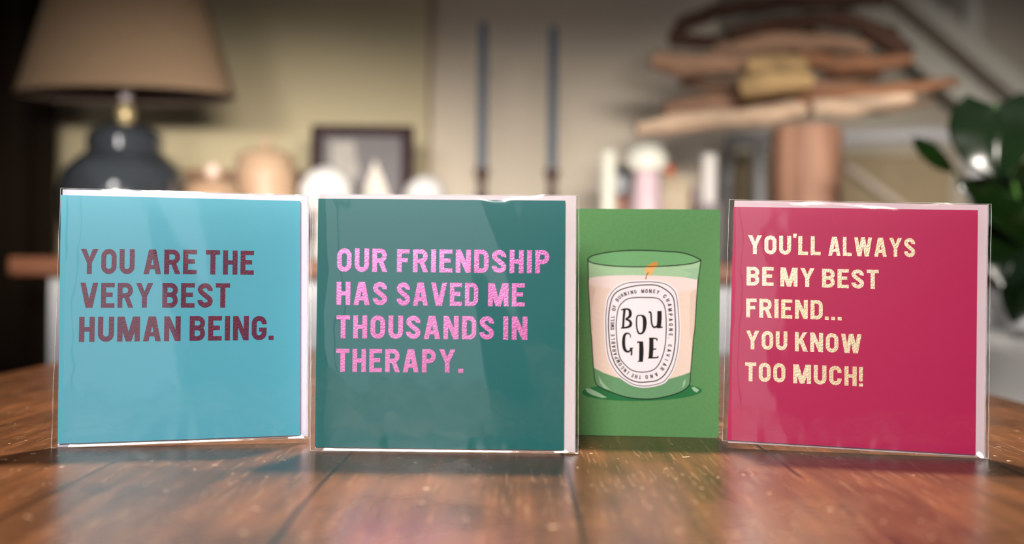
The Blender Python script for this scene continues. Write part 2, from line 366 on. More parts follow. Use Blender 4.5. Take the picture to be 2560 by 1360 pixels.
    if ch == 'W':
        a, b_ = .29*w, .71*w
        P = Q((0, 1), (t*1.02, 1), (a+t*.5, 0), (a-t*.58, 0))+Q((w/2-t*.55, 1), (w/2+t*.4, 1), (a+t*.58, 0), (a-t*.45, 0))+Q((w/2-t*.4, 1), (w/2+t*.55, 1), (b_+t*.45, 0), (b_-t*.58, 0))+Q((w-t*1.02, 1), (w, 1), (b_+t*.58, 0), (b_-t*.5, 0))
    if ch == 'K':
        P = stem()+Q((t*.95, .36), (t*.95, .62), (w-t*1.1, 1), (w, 1))+Q((t*1.0, .44), (t*1.75, .66), (w+.02, 0), (w-t*1.08, 0))
        P = stem()+Q((t*.9, .30), (t*.9, .58), (w-t*1.15, 1), (w-.01, 1))+Q((t*1.2, .46), (t*2.0, .64), (w+.02, 0), (w+.01-t*1.1, 0))
    if ch == '.': P = rect(0, w, 0, .175)
    if ch == ',': P = Q((.04, .1), (.04+t, .1), (t*.6, -.14), (-.02, -.14))
    if ch == '!': P = rect(0, w, 0, .16)+Q((.01, .27), (w-.01, .27), (w, 1), (0, 1))
    if ch == "'": P = Q((.02, .9), (w-.03, .9), (w, 1.12), (0, 1.12))
    if ch in ",'": return P
    return [q for q in (clip_y(p) for p in P) if q]
def layout(txt, t, gap):
    x = 0; out = []
    for ch in txt:
        if ch == "'": x -= gap*.35
        for p in glyph(ch, t): out.append([(x+a, b_) for a, b_ in p])
        x += GW[ch]+(gap if ch not in "'" else gap*.55)
    return out, x-gap
MM = 0.001
def lettering(words, t, gap, mats, parent, k, name='lettering'):
    m = MB(); cnt = 0
    for txt, x0, z0, x1, z1, h0, h1 in words:
        P, wd = layout(txt, t, gap); sx = (x1-x0)/wd
        for p in P:
            q = []
            for a, b_ in p:
                u = a/wd; q.append((x0+a*sx, z0+(z1-z0)*u+b_*(h0+(h1-h0)*u)))
            cnt += 1; m.prism([(x*MM*k, z*MM*k) for x, z in q], -0.00014-0.000006*(cnt % 7), -0.00002)
    return m.build(name, mats, parent)

def panel(corners, y0, y1, k):
    m = MB(); TLc, TRc, BLc, BRc = corners
    return m.prism([(x*MM*k, z*MM*k) for x, z in (BLc, BRc, TRc, TLc)], y0, y1)
def frame_at(o, yaw, lean, k):
    # card poses were measured relative to the camera; k moves the card along its line of sight until it stands on the table
    p = CAM+(Vector((o[0], o[1], o[2]))-Vector((0, 0, 0.11071)))*k
    return p, (math.radians(-lean), 0, math.radians(yaw))

def sleeve(label, corners, pos, rot, k, seed, wr, seam=0.00022):
    TLc, TRc, BLc, BRc = [(a*MM*k, b_*MM*k) for a, b_ in corners]
    N_ = 72; root = None
    def pt(a, b_):
        x = (TLc[0]*(1-a)+TRc[0]*a)*b_+(BLc[0]*(1-a)+BRc[0]*a)*(1-b_); z = (TLc[1]*(1-a)+TRc[1]*a)*b_+(BLc[1]*(1-a)+BRc[1]*a)*(1-b_)
        return x, z
    def depth(a, b_, x, z):
        ed = min(a, 1-a)*0.158; el = a*0.158; eb = b_*0.158; et = (1-b_)*0.158
        w = (1-math.exp(-(1-a)*0.158/0.004))*(1-math.exp(-el/0.009)); w *= 1-0.15*math.exp(-eb/0.0034); w *= 1-0.10*math.exp(-et/0.004)
        n1 = noise.noise(Vector((x*16+seed, z*11+x*10, seed*2.1)))      # broad sag
        n2 = noise.noise(Vector(((x+0.4*z)*52+seed*3, z*8, seed)))      # slanting creases
        n3 = noise.noise(Vector((x*150, z*70, seed*5)))*math.exp(-min(ed, eb)/0.012)
        sg = 0.0008+wr*(0.00085*(0.5+n1)+0.00022*(n2+0.6))+0.0006*(n3+0.4)
        return 0.0012-w*(0.0012+max(0.00045, sg))
    m = MB(); vs = []; fs = []
    for j in range(N_+1):
        for i in range(N_+1):
            x, z = pt(i/N_, j/N_); vs.append((x, depth(i/N_, j/N_, x, z), z))
    for j in range(N_):
        for i in range(N_):
            a = j*(N_+1)+i; fs.append((a, a+1, a+N_+2, a+N_+1))
    m.add(vs, fs)
    # back sheet
    nb = 20; vs = []; fs = []
    for j in range(nb+1):
        for i in range(nb+1):
            x, z = pt(i/nb, j/nb); e = min(i, nb-i, j, nb-j); vs.append((x, 0.0012+(0 if e == 0 else 0.0034), z))
    for j in range(nb):
        for i in range(nb):
            a = j*(nb+1)+i; fs.append((a, a+nb+1, a+nb+2, a+1))
    m.add(vs, fs)
    o = m.build('cellophane_sleeve', FILM, None, True); o.location = pos; o.rotation_euler = rot
    tag(o, label, 'sleeve')
    s = MB()
    def edge(p0, p1, r, n=24, cr=0.0004):
        pts = []
        for i in range(n+1):
            t_ = i/n; x = p0[0]+(p1[0]-p0[0])*t_; z = p0[1]+(p1[1]-p0[1])*t_
            q = noise.noise(Vector((x*90+seed, z*90, 3.3)))
            pts.append((x+q*cr*(0 < i < n), 0.0012, z+q*cr*(0 < i < n)*0.5))
        s.tube(pts, r, 6)
    e = 0.0002*k
    edge(BLc, TLc, 0.00022); edge(BRc, TRc, 0.00022); edge(BLc, BRc, 0.00012); edge(TLc, TRc, 0.00012)
    # inner fold line beside the right edge
    edge((BRc[0]-0.0021, BRc[1]), (TRc[0]-0.0019, TRc[1]), seam, cr=0.0003)
    s.build('sealed_edge', SEAM, o, True)
    return o

def envelope(label, corners, pos, rot, k, m_):
    root = thing('envelope', label, 'envelope', pos, rot)
    panel(corners, 0.0019, 0.0023, k).build('front_sheet', m_, root)
    panel(corners, 0.0025, 0.0028, k).build('back_sheet', m_, root)
    TLc, TRc, BLc, BRc = corners; mid = ((TLc[0]+TRc[0])/2, (TLc[1]+BLc[1])/2-6)
    MB().prism([(x*MM*k, z*MM*k) for x, z in (TLc, TRc, (mid[0]+8, mid[1]), (mid[0]-8, mid[1]))], 0.0029, 0.0032).build('flap', m_, root)
    return root
def square_card(label, corners, pos, rot, k, m_, words, t, gap, foil):
    root = thing('greeting_card', label, 'greeting card', pos, rot)
    panel(corners, 0.0, 0.00035, k).build('front_cover', m_, root)
    panel([(a*0.999, b_) for a, b_ in corners], 0.0008, 0.0012, k).build('back_cover', WHITE_CARD, root)
    # folded spine down the left edge
    TLc, TRc, BLc, BRc = corners
    MB().prism([(x*MM*k, z*MM*k) for x, z in (BLc, (BLc[0]+0.4, BLc[1]), (TLc[0]+0.4, TLc[1]), TLc)], 0.00035, 0.0008).build('spine', m_, root)
    lettering(words, t, gap, foil, root, k)
    return root

C1 = [(-74.14, 152.58), (71.89, 152.1), (-73.34, -1.88), (73.45, 0.64)]
C2 = [(-75.01, 150.29), (74.63, 150.45), (-75.15, -0.06), (75.18, 0.11)]
C4 = [(-71.9, 151.38), (76.23, 149.18), (-74.53, 1.25), (74.53, -1.8)]
W1 = [('YOU', -61.86, 103.48, -29.82, 103.66, 15.72, 15.76), ('ARE', -24.35, 103.66, 7.84, 103.96, 15.61, 15.53), ('THE', 13.36, 103.86, 43.17, 103.96, 15.55, 15.40),
      ('VERY', -61.74, 82.34, -18.42, 82.57, 15.69, 15.55), ('BEST', -12.82, 82.58, 28.47, 82.83, 15.66, 15.48),
      ('HUMAN', -62.07, 61.07, -1.47, 61.55, 15.66, 15.60), ('BEING', 4.08, 61.66, 51.59, 61.96, 15.63, 15.52), ('.', 52.92, 62.09, 55.98, 62.08, 15.68, 15.70)]
W2 = [('OUR', -62.96, 106.04, -32.82, 106.26, 14.21, 14.05), ('FRIENDSHIP', -26.64, 106.26, 65.5, 106.38, 13.84, 13.95),
      ('HAS', -63.09, 86.01, -32.48, 86.13, 14.0, 13.96), ('SAVED', -26.49, 85.96, 22.73, 86.24, 14.08, 13.98), ('ME', 28.65, 86.16, 50.85, 86.26, 14.05, 13.95),
      ('THOUSANDS', -62.96, 65.78, 32.42, 66.14, 13.99, 14.02), ('IN', 38.03, 66.09, 52.63, 66.12, 14.04, 14.08),
      ('THERAPY', -62.87, 45.47, 9.35, 45.89, 14.02, 14.05), ('.', 11.14, 45.82, 14.19, 45.86, 14.04, 14.04)]
W4 = [("YOU'LL", -62.73, 120.9, -17.7, 120.32, 12.07, 12.15), ('ALWAYS', -12.95, 120.13, 39.25, 119.46, 12.06, 12.08),
      ('BE', -63.47, 100.49, -46.64, 100.48, 12.06, 11.98), ('MY', -42.41, 100.22, -21.45, 100.04, 12.15, 12.01), ('BEST', -16.73, 99.83, 17.57, 99.31, 11.93, 12.12),
      ('FRIEND', -63.59, 80.13, -16.17, 79.5, 12.01, 12.25), ('...', -14.95, 79.37, -4.69, 79.19, 12.05, 12.24),
      ('YOU', -63.52, 59.59, -37.86, 59.45, 12.02, 12.04), ('KNOW', -33.2, 59.06, 7.29, 58.55, 12.25, 12.14),
      ('TOO', -63.91, 39.17, -38.96, 38.98, 12.06, 12.18), ('MUCH', -34.11, 38.74, 4.48, 38.08, 12.04, 12.21), ('!', 5.81, 37.9, 8.23, 37.87, 12.2, 12.3)]
p1, r1 = frame_at((-0.20789, 0.6238, 0.00172), 10.061, 1.893, 1.0)
p2, r2 = frame_at((-0.04299, 0.59532, 0.00218), -1.009, 0.805, 1.0225)
p4, r4 = frame_at((0.21266, 0.61953, 0.00158), -10.062, 2.782, 1.002)
square_card('turquoise card reading YOU ARE THE VERY BEST HUMAN BEING', C1, p1, r1, 1.0, BLUE, W1, .20, .125, FOIL1)
envelope('cool white envelope showing behind the turquoise card', [(-73.71, 156.34), (77.21, 155.98), (-73.76, -4.04), (78.49, -0.4)], p1, r1, 1.0, ENV_B)
sleeve('clear cellophane sleeve wrapped round the turquoise card', [(-74.64, 157.08), (78.38, 156.29), (-77.33, -4.43), (79.79, -1.45)], p1, r1, 1.0, 1.7, 1.0)
square_card('teal card reading OUR FRIENDSHIP HAS SAVED ME THOUSANDS IN THERAPY', C2, p2, r2, 1.0225, TEAL, W2, .20, .145, FOIL2)
envelope('white envelope showing behind the teal card', [(-74.69, 152.92), (81.46, 153.61), (-75.37, -1.39), (82.37, -1.3)], p2, r2, 1.0225, ENV_W)
sleeve('clear cellophane sleeve wrapped round the teal card', [(-78.62, 153.16), (82.98, 153.95), (-78.06, -2.35), (83.92, -1.83)], p2, r2, 1.0225, 5.2, 2.9)
square_card("magenta card reading YOU'LL ALWAYS BE MY BEST FRIEND", C4, p4, r4, 1.002, PINK, W4, .20, .135, FOIL4)
envelope('pinkish white envelope showing behind the magenta card', [(-71.43, 155.67), (82.74, 152.62), (-74.12, -0.53), (80.24, -3.31)], p4, r4, 1.002, ENV_P)
sleeve('clear cellophane sleeve wrapped round the magenta card', [(-74.78, 156.21), (84.32, 153.13), (-77.69, 0.59), (82.15, -4.07)], p4, r4, 1.002, 9.6, 1.3, 0.00042)

# ------------------------------------------------------------------ green card with the drawn candle
K3 = 1.029
p3, r3 = frame_at((0.09177, 0.65686, 0.0005), -3.812, 0.441, K3)
green = thing('greeting_card', 'small green card with a drawn candle and the word BOUGIE', 'greeting card', p3, r3)
def rrect(x0, x1, z0, z1, r):
    return [p for c in ((x1-r, z0+r, 270), (x1-r, z1-r, 0), (x0+r, z1-r, 90), (x0+r, z0+r, 180)) for p in arc(c[0], c[1], r, r, c[2], c[2]+90, 5)]
MB().prism([(x*MM*K3, z*MM*K3) for x, z in rrect(-58.0, 46.2, 0, 151.4, 2.0)], 0.0, 0.0004).build('front_cover', GREEN, green)
bc = MB().prism([(x*MM*K3, z*MM*K3) for x, z in rrect(0, 104.2, 0, 151.4, 2.0)], 0.0, 0.0004).build('back_cover', WHITE_CARD, green)
bc.location = (-0.0580*K3, 0.0006, 0); bc.rotation_euler = (0, 0, math.radians(24))
OX, OZ = -5.71-10*4.28-12*0.04, 76.33+12*4.31-10*0.06
def A(X, Y): return ((OX+X*.0428+Y*.0004)*MM*K3, (OZ+X*.0006-Y*.0431)*MM*K3)
INK = dict(
    glass_in=mat('print_glass_inside', (112, 168, 112), 0.75, spec=.25, var=.06, scale=400), glass_front=mat('print_glass_front', (164, 200, 158), 0.75, spec=.25, var=.06, scale=400),
    glass_low=mat('print_glass_base', (104, 152, 108), 0.75, spec=.25, var=.06, scale=400), wax_top=mat('print_wax_top', (236, 217, 211), 0.75, spec=.25, var=.04, scale=400),
    wax=mat('print_wax_side', (232, 210, 194), 0.75, spec=.25, var=.04, scale=400), wax_band=mat('print_wax_shade', (222, 198, 181), 0.75, spec=.25, var=.04, scale=400),
    label=mat('print_label_white', (240, 231, 234), 0.75, spec=.25, var=.03, scale=400), ink=mat('print_black_ink', (22, 20, 22), 0.7, spec=.25, var=.05, scale=400),
    flame=mat('print_flame_amber', (222, 178, 112), 0.75, spec=.25), flame2=mat('print_flame_orange', (204, 140, 58), 0.75, spec=.25), wick=mat('print_wick_brown', (120, 84, 66), 0.75, spec=.25),
    shadow=mat('print_drawn_ring_green', (36, 112, 62), 0.75, spec=.25, var=.06, scale=400), gleam=mat('print_gleam', (150, 188, 152), 0.75, spec=.25))
IK = list(INK); IM = list(INK.values())
art = MB(); LAY = 0.00005
def fill(pts, ink, lay, m=None):
    m = m or art; pp = [A(*p) for p in pts]; n = len(pp)
    a = sum(pp[i][0]*pp[(i+1) % n][1]-pp[(i+1) % n][0]*pp[i][1] for i in range(n))
    if a < 0: pp = pp[::-1]
    m.add([(x, -0.00004-LAY*lay, z) for x, z in pp], [tuple(range(n))], IK.index(ink) if m is art else 0)
def pen(pts, w, ink, lay, closed=False, m=None, smooth=True):
    if smooth and not isinstance(w, (list, tuple)):
        pts = cat(list(pts)+([pts[0]] if closed else []), 4)
        if closed: pts = pts[:-1]
    for q in strip(pts, w, closed): fill(q, ink, lay, m)
rim_top = [(172, 225), (240, 180), (330, 155), (480, 125), (700, 103), (920, 95), (1200, 103), (1420, 118), (1560, 125), (1700, 152), (1820, 195), (1930, 252)]
rim_bot = [(172, 225), (200, 265), (270, 295), (400, 318), (600, 340), (850, 350), (1100, 350), (1300, 345), (1500, 335), (1680, 318), (1800, 300), (1880, 275), (1930, 252)]
side_l = [(178, 235), (185, 400), (185, 600), (195, 800), (212, 1100), (225, 1340), (240, 1475), (258, 1775), (275, 1975), (290, 2105), (330, 2185), (420, 2240), (560, 2295), (720, 2350), (880, 2380), (1050, 2392), (1200, 2387), (1380, 2355), (1540, 2310), (1660, 2255), (1740, 2185), (1762, 2115), (1765, 2030), (1785, 1775), (1810, 1475), (1832, 1300), (1850, 1000), (1870, 700), (1895, 480), (1915, 330), (1925, 258)]
ring = [(1015+930*math.cos(t_/20*math.pi), 2280+145*math.sin(t_/20*math.pi)-20*math.cos(t_/20*math.pi)) for t_ in range(40)]
fill(ring, 'shadow', 0)
fill([(140, 2240), (210, 2235), (330, 2290), (480, 2375), (400, 2380), (250, 2335), (170, 2290)], 'gleam', 1)
fill([(1780, 2215), (1830, 2205), (1900, 2250), (1870, 2290), (1820, 2270)], 'gleam', 1)
fill(rim_top+rim_bot[::-1], 'glass_in', 2)
body_o = rim_bot[::-1]+side_l[:]
fill([(178, 240)]+rim_bot[1:]+[(1925, 262), (1895, 480), (1865, 560), (200, 560), (185, 400)], 'glass_front', 2)
fill([(1640, 400), (1850, 372), (1895, 380), (1880, 560), (1690, 515), (1800, 470)], 'gleam', 2.5)
low = [(272, 1915)]+[p for p in side_l if p[1] > 1940]+[(1767, 1950)]
fill(low, 'glass_low', 2)
wax_top = [(197, 525), (320, 503), (500, 488), (850, 480), (1150, 486), (1400, 497), (1650, 515), (1872, 555), (1862, 690), (1800, 710), (1700, 730), (1560, 752), (900, 760), (550, 690), (380, 668), (260, 630), (197, 585)]
wax = [(190, 560), (1872, 560), (1850, 1000), (1832, 1300), (1810, 1475), (1785, 1775), (1768, 1975), (1640, 2025), (1480, 2072), (1250, 2110), (1000, 2118), (800, 2105), (600, 2055), (420, 1990), (272, 1915), (258, 1775), (240, 1475), (225, 1340), (212, 1100), (195, 800)]
fill(wax, 'wax', 3); fill([(190, 620), (300, 690), (240, 1000), (258, 1330), (225, 1340), (212, 1100)], 'wax_band', 3.4)
fill([(1760, 760), (1860, 690), (1832, 1300), (1800, 1560), (1750, 1400)], 'wax_band', 3.4)
fill(wax_top, 'wax_top', 4)
fill([(345, 2030), (390, 2110), (480, 2215), (545, 2255), (440, 2235), (370, 2160)], 'gleam', 3)
fill([(1690, 2080), (1690, 2160), (1640, 2230), (1655, 2130)], 'gleam', 3)
fl = [(1095, 487), (1062, 455), (1058, 400), (1075, 360), (1110, 330), (1160, 300), (1210, 275), (1250, 275), (1258, 310), (1250, 350), (1215, 400), (1190, 450), (1165, 485)]
fill(fl, 'flame', 5); fill([(1082, 350), (1110, 330), (1160, 300), (1210, 275), (1250, 275), (1258, 310), (1250, 350)], 'flame2', 6)
pen([(1078, 545), (1088, 490), (1118, 437)], 13, 'wick', 7)
pen(rim_top, 13, 'ink', 8); pen(rim_bot, 13, 'ink', 8); pen(side_l, 12, 'ink', 8)
out1 = [(1140, 582), (1330, 605), (1450, 660), (1530, 750), (1560, 870), (1575, 1000), (1588, 1200), (1590, 1375), (1575, 1575), (1545, 1755), (1490, 1935), (1400, 2075), (1330, 2135), (1200, 2175), (1050, 2193), (900, 2170), (780, 2110), (650, 2005), (560, 1875), (500, 1735), (470, 1525), (460, 1275), (458, 1150), (465, 1050), (480, 920), (495, 850), (545, 760), (620, 680), (760, 610), (920, 590)]
out2 = [(1130, 630), (1250, 640), (1360, 690), (1450, 760), (1500, 830), (1520, 930), (1530, 1100), (1538, 1300), (1530, 1525), (1500, 1725), (1450, 1875), (1360, 2025), (1250, 2105), (1120, 2127), (980, 2135), (860, 2105), (760, 2045), (660, 1935), (590, 1825), (530, 1625), (505, 1375), (500, 1250), (505, 1080), (535, 900), (580, 790), (660, 720), (780, 675), (950, 640)]
out3 = [(1040, 825), (1200, 830), (1280, 850), (1340, 910), (1375, 1000), (1390, 1150), (1393, 1300), (1385, 1475), (1365, 1625), (1320, 1775), (1260, 1885), (1180, 1950), (1060, 1977), (930, 1970), (830, 1930), (720, 1825), (670, 1735), (640, 1575), (620, 1325), (622, 1200), (640, 1050), (670, 960), (720, 900), (790, 850), (900, 828)]
fill([(1022+(x-1022)*1.05, 1390+(y-1390)*1.035) for x, y in cat(out1+[out1[0]], 4)[:-1]], 'label', 9)
pen(out1, 11, 'ink', 10, True); pen(out2, 17, 'ink', 10, True); pen(out3, 15, 'ink', 10, True)
art_o = art.build('candle_print', IM, green)
big = MB()
def brush(pts, w):
    for i in range(len(pts)-1):
        pass
    n = 5; P2 = cat(pts, n); ws = w if isinstance(w, (list, tuple)) else [w]*len(pts)
    W2_ = [ws[min(i//n, len(ws)-1)]*(1-(i % n)/n)+ws[min(i//n+1, len(ws)-1)]*((i % n)/n) for i in range(len(P2))]
    for q in strip(P2, W2_): fill(q, 'ink', 11, big)
brush([(748, 1005), (735, 1150), (725, 1298)], [40, 34, 34])
brush([(693, 1018), (740, 1006), (800, 1002)], [20, 24, 22]); brush([(770, 1003), (822, 1018), (838, 1070), (825, 1122), (765, 1160)], [18, 36, 50, 42, 18])
brush([(762, 1163), (825, 1185), (846, 1225), (832, 1265), (785, 1287), (692, 1300)], [18, 36, 44, 44, 30, 18])
brush([(1003, 1100), (945, 1115), (934, 1200), (938, 1290), (962, 1368), (995, 1385), (1035, 1362), (1056, 1300), (1062, 1205), (1048, 1130), (1003, 1100)], [20, 22, 22, 22, 28, 26, 34, 54, 62, 50, 20])
brush([(1118, 1052), (1150, 1056), (1160, 1110), (1165, 1200), (1185, 1270), (1217, 1286), (1255, 1262)], [20, 28, 26, 24, 28, 28, 26])
brush([(1288, 1033), (1288, 1160), (1276, 1298)], [68, 70, 66]); brush([(1250, 1292), (1338, 1284)], 20)
def dn(pts): return [(x, y+1174.6) for x, y in pts]
brush(dn([(842, 272), (832, 222), (785, 205), (747, 240), (735, 320), (738, 400), (757, 462), (800, 490), (836, 470), (850, 432)]), [12, 18, 26, 42, 50, 50, 46, 30, 24, 20])
brush(dn([(828, 438), (884, 432)]), 16); brush(dn([(859, 430), (856, 547)]), 26)
brush(dn([(943, 347), (990, 334)]), 22); brush(dn([(1006, 330), (1010, 480), (1003, 642)]), [60, 70, 62]); brush(dn([(952, 638), (1034, 638)]), 15)
brush(dn([(1163, 280), (1163, 430), (1152, 586)]), [64, 68, 64]); brush(dn([(1128, 284), (1200, 282), (1250, 292), (1245, 320)]), [22, 22, 20, 18])
brush(dn([(1165, 454), (1240, 446)]), 22); brush(dn([(1113, 584), (1190, 582), (1262, 577), (1260, 553)]), [22, 22, 20, 18])
big.build('label_word', INK['ink'], art_o)
# the small words run clockwise round the label, their heads outwards
mid = cat([(1085, 727), (1225, 735), (1320, 770), (1395, 835), (1437, 915), (1447, 965), (1460, 1125), (1465, 1300), (1457, 1500), (1432, 1675), (1385, 1825), (1310, 1955), (1215, 2027), (1090, 2052), (955, 2052), (845, 2018), (740, 1935), (665, 1835), (615, 1730), (585, 1600), (562, 1350), (561, 1225), (572, 1065), (602, 930), (650, 845), (725, 785), (840, 750), (960, 732), (1085, 727)], 8)
acc = [0.0]
for a_, b_ in zip(mid, mid[1:]): acc.append(acc[-1]+math.hypot(b_[0]-a_[0], b_[1]-a_[1]))
def near(X, Y): return acc[min(range(len(mid)), key=lambda i: (mid[i][0]-X)**2+(mid[i][1]-Y)**2)]
def along(s_):
    s_ %= acc[-1]
    i = max(j for j in range(len(acc)) if acc[j] <= s_); i = min(i, len(mid)-2); t_ = (s_-acc[i])/max(1e-6, acc[i+1]-acc[i])
    d = (mid[i+1][0]-mid[i][0], mid[i+1][1]-mid[i][1]); l_ = math.hypot(*d)
    return (mid[i][0]+d[0]*t_, mid[i][1]+d[1]*t_), (d[0]/l_, d[1]/l_)
small = MB()
for word, a_, b_ in (('BURNING', (635, 868), (918, 745)), ('MONEY', (1030, 735), (1258, 748)), ('CHAMPAGNE', (1372, 815), (1462, 1407)), (',', (1440, 1462), (1440, 1462)), ('CAVIAR', (1453, 1560), (1345, 1935)),
                     ('AND', (1235, 2010), (1085, 2052)), ('THE', (985, 2055), (868, 2025)), ('INCOMPARABLE', (797, 1988), (562, 1395)), ('SMELL', (558, 1312), (578, 1120)), ('OF', (592, 1012), (612, 958))):
    s0, s1 = near(*a_), near(*b_)
    if s1 < s0: s1 += acc[-1]
    for i, ch in enumerate(word):
        (X, Y), (tx, ty) = along(s0+(s1-s0)*(i/max(1, len(word)-1))); hgt = 60+random.uniform(-4, 4); ang = random.uniform(-.06, .06)
        tx, ty = tx*math.cos(ang)-ty*math.sin(ang), tx*math.sin(ang)+ty*math.cos(ang); nx, ny = ty, -tx
        wsc = min(1.0, 44/ (GW[ch]*hgt)) if len(word) > 1 else 1
        for p in glyph(ch, .20):
            q = []
            for gx, gy in p:
                u_ = (gx-GW[ch]/2)*hgt*wsc; v_ = (gy-.5)*hgt; q.append((X+tx*u_+nx*v_, Y+ty*u_+ny*v_))
            fill(q, 'ink', 11, small)
small.build('label_ring_lettering', INK['ink'], art_o)
# ------------------------------------------------------------------ sideboard along the far wall
top_wood = mat('sideboard_top_wood', (150, 96, 66), 0.45, rgb2=(112, 68, 46), scale=6, stretch=(0.6, 5, 5))
sb = thing('sideboard', 'long white sideboard with a brown wooden top under the lamp and ornaments', 'sideboard', (0.0, 1.95, 0))
MB().box(-0.87, 1.02, -0.25, 0.25, 0.845, 0.877, bev=0.004).build('worktop', top_wood, sb)
body_m = mat('sideboard_white_paint', (205, 205, 208), 0.5, var=0.04, scale=6)
MB().box(-0.82, 0.98, -0.20, 0.22, 0.08, 0.845).build('body', body_m, sb)
knob_m = mat('dark_iron', (40, 38, 38), 0.4, metal=0.6)
for i in range(4):
    x0 = -0.80+i*0.446
    d = MB().box(x0+0.006, x0+0.438, -0.222, -0.201, 0.11, 0.815, bev=0.004).box(x0+0.07, x0+0.375, -0.228, -0.2215, 0.18, 0.745, bev=0.003).build('door', body_m, sb)
    MB().lathe([(0.006, 0), (0.006, 0.012), (0.013, 0.016), (0.013, 0.026), (0.004, 0.030)], 0, 0, 0, 16).build('knob', knob_m, d, True)
    k = d.children[0]; k.location = (x0+(0.405 if i % 2 == 0 else 0.04), -0.223, 0.50); k.rotation_euler = (math.radians(90), 0, 0)
for sx in (-0.76, 0.92):
    for sy in (-0.15, 0.17): MB().lathe([(0.018, 0), (0.026, 0.08)], sx, sy, 0, 16).build('foot', body_m, sb, True)
TZ = 0.877
# table lamp
shade_m = mat('linen_lampshade', (128, 106, 84), 0.9, spec=0.1, var=0.10, scale=120)
lamp_m = mat('slate_blue_glazed_ceramic', (58, 62, 67), 0.10, var=0.25, scale=12, coat=1.0, spec=1.0)
lamp_m.node_tree.nodes['Principled BSDF'].inputs['Coat IOR'].default_value = 1.9; lamp_m.node_tree.nodes['Principled BSDF'].inputs['Coat Roughness'].default_value = 0.06
brass = mat('pale_brass', (196, 176, 132), 0.35, metal=0.5)
lining = mat('lampshade_lining', (120, 104, 96), 0.9, spec=0.1)
lamp = thing('table_lamp', 'large table lamp with slate blue gourd base and beige cone shade', 'lamp', (-0.758, 1.93, TZ))
MB().lathe([(0.080, 0), (0.088, 0.004), (0.106, 0.03), (0.120, 0.08), (0.122, 0.13), (0.113, 0.168), (0.090, 0.192), (0.074, 0.203), (0.070, 0.212), (0.073, 0.228), (0.066, 0.246), (0.045, 0.258), (0.020, 0.262)], seg=64).build('base', lamp_m, lamp, True)
MB().lathe([(0.004, 0.262), (0.012, 0.264), (0.017, 0.276), (0.0175, 0.287), (0.012, 0.300), (0.005, 0.303)], seg=32).build('finial_ball', brass, lamp, True)
MB().lathe([(0.006, 0.303), (0.012, 0.306), (0.014, 0.34), (0.014, 0.39), (0.008, 0.395)], seg=24).build('socket', mat('socket_grey', (150, 138, 140), 0.5), lamp, True)
sh = MB()
n = 72
def ringz(r, z): return [(r*math.cos(2*math.pi*j/n), r*math.sin(2*math.pi*j/n), z) for j in range(n)]
sh.rings([ringz(0.213, 0.318), ringz(0.127, 0.60), ringz(0.125, 0.60), ringz(0.2105, 0.318), ringz(0.213, 0.318)], 0, False)
sh = sh.build('lamp_shade', shade_m, lamp, True); sh.scale = (1.0, 0.52, 1.0)
MB().rings([ringz(0.2095, 0.3185), ringz(0.1245, 0.598)], 0, False).build('lining', lining, sh, True)
# dark curtain on the left
cm = mat('dark_olive_curtain', (38, 29, 20), 0.95, spec=0.1, var=0.35, scale=5, stretch=(6, 1, 0.6))
v = []; N1 = 160
for j, z in enumerate((0.02, 0.6, 1.2, 1.8, 2.4)):
    v.append([(-2.05+i/N1*0.985, 2.33+0.035*math.sin(i*0.42+0.3*j)+0.01*math.sin(i*1.1), z) for i in range(N1+1)]+[(-2.05+i/N1*0.985, 2.334+0.035*math.sin(i*0.42+0.3*j)+0.01*math.sin(i*1.1), z) for i in range(N1, -1, -1)])
cur = MB().rings(v).build('curtain', cm, None, True)
tag(cur, 'dark olive brown curtain hanging left of the table lamp', 'curtain')
# lidded jars, crate, white vases, picture
cream = mat('cream_glazed_pottery', (184, 158, 130), 0.5, var=0.10, scale=9, rgb2=(160, 128, 102))
jar = thing('lidded_jar', 'large cream lidded jar beside the dark framed picture', 'jar', (-0.501, 2.0, TZ))
MB().lathe([(0.042, 0), (0.046, 0.004), (0.058, 0.05), (0.0625, 0.11), (0.0625, 0.17), (0.058, 0.192), (0.054, 0.197)], seg=44).build('body', cream, jar, True)
lid = MB().lathe([(0.058, 0.197), (0.060, 0.202), (0.055, 0.212), (0.036, 0.222), (0.012, 0.226)], seg=44).build('lid', cream, jar, True)
MB().lathe([(0.006, 0.225), (0.007, 0.228), (0.011, 0.233), (0.011, 0.241), (0.007, 0.246), (0.002, 0.247)], seg=28).build('knob', cream, lid, True)
jar2 = thing('lidded_jar', 'small cream lidded jar nearest to the blue lamp base', 'jar', (-0.556, 1.83, TZ))
MB().lathe([(0.036, 0), (0.040, 0.004), (0.050, 0.04), (0.053, 0.08), (0.051, 0.115), (0.046, 0.12)], seg=40).build('body', cream, jar2, True)
lid2 = MB().lathe([(0.050, 0.120), (0.052, 0.124), (0.046, 0.135), (0.030, 0.143), (0.010, 0.147)], seg=40).build('lid', cream, jar2, True)
MB().lathe([(0.005, 0.146), (0.008, 0.150), (0.015, 0.158), (0.016, 0.167), (0.010, 0.176), (0.003, 0.178)], seg=28).build('knob', mat('grey_pink_knob', (196, 170, 154), 0.5), lid2, True)
crate = thing('wooden_crate', 'brown wooden crate standing behind the cream jars', 'crate', (-0.575, 2.125, TZ))
cwm = mat('brown_crate_wood', (118, 84, 52), 0.6, rgb2=(84, 58, 36), scale=8, stretch=(0.5, 4, 4))
MB().box(-0.125, 0.125, -0.055, -0.047, 0, 0.19).build('front_panel', cwm, crate); MB().box(-0.125, 0.125, 0.047, 0.055, 0, 0.19).build('back_panel', cwm, crate)
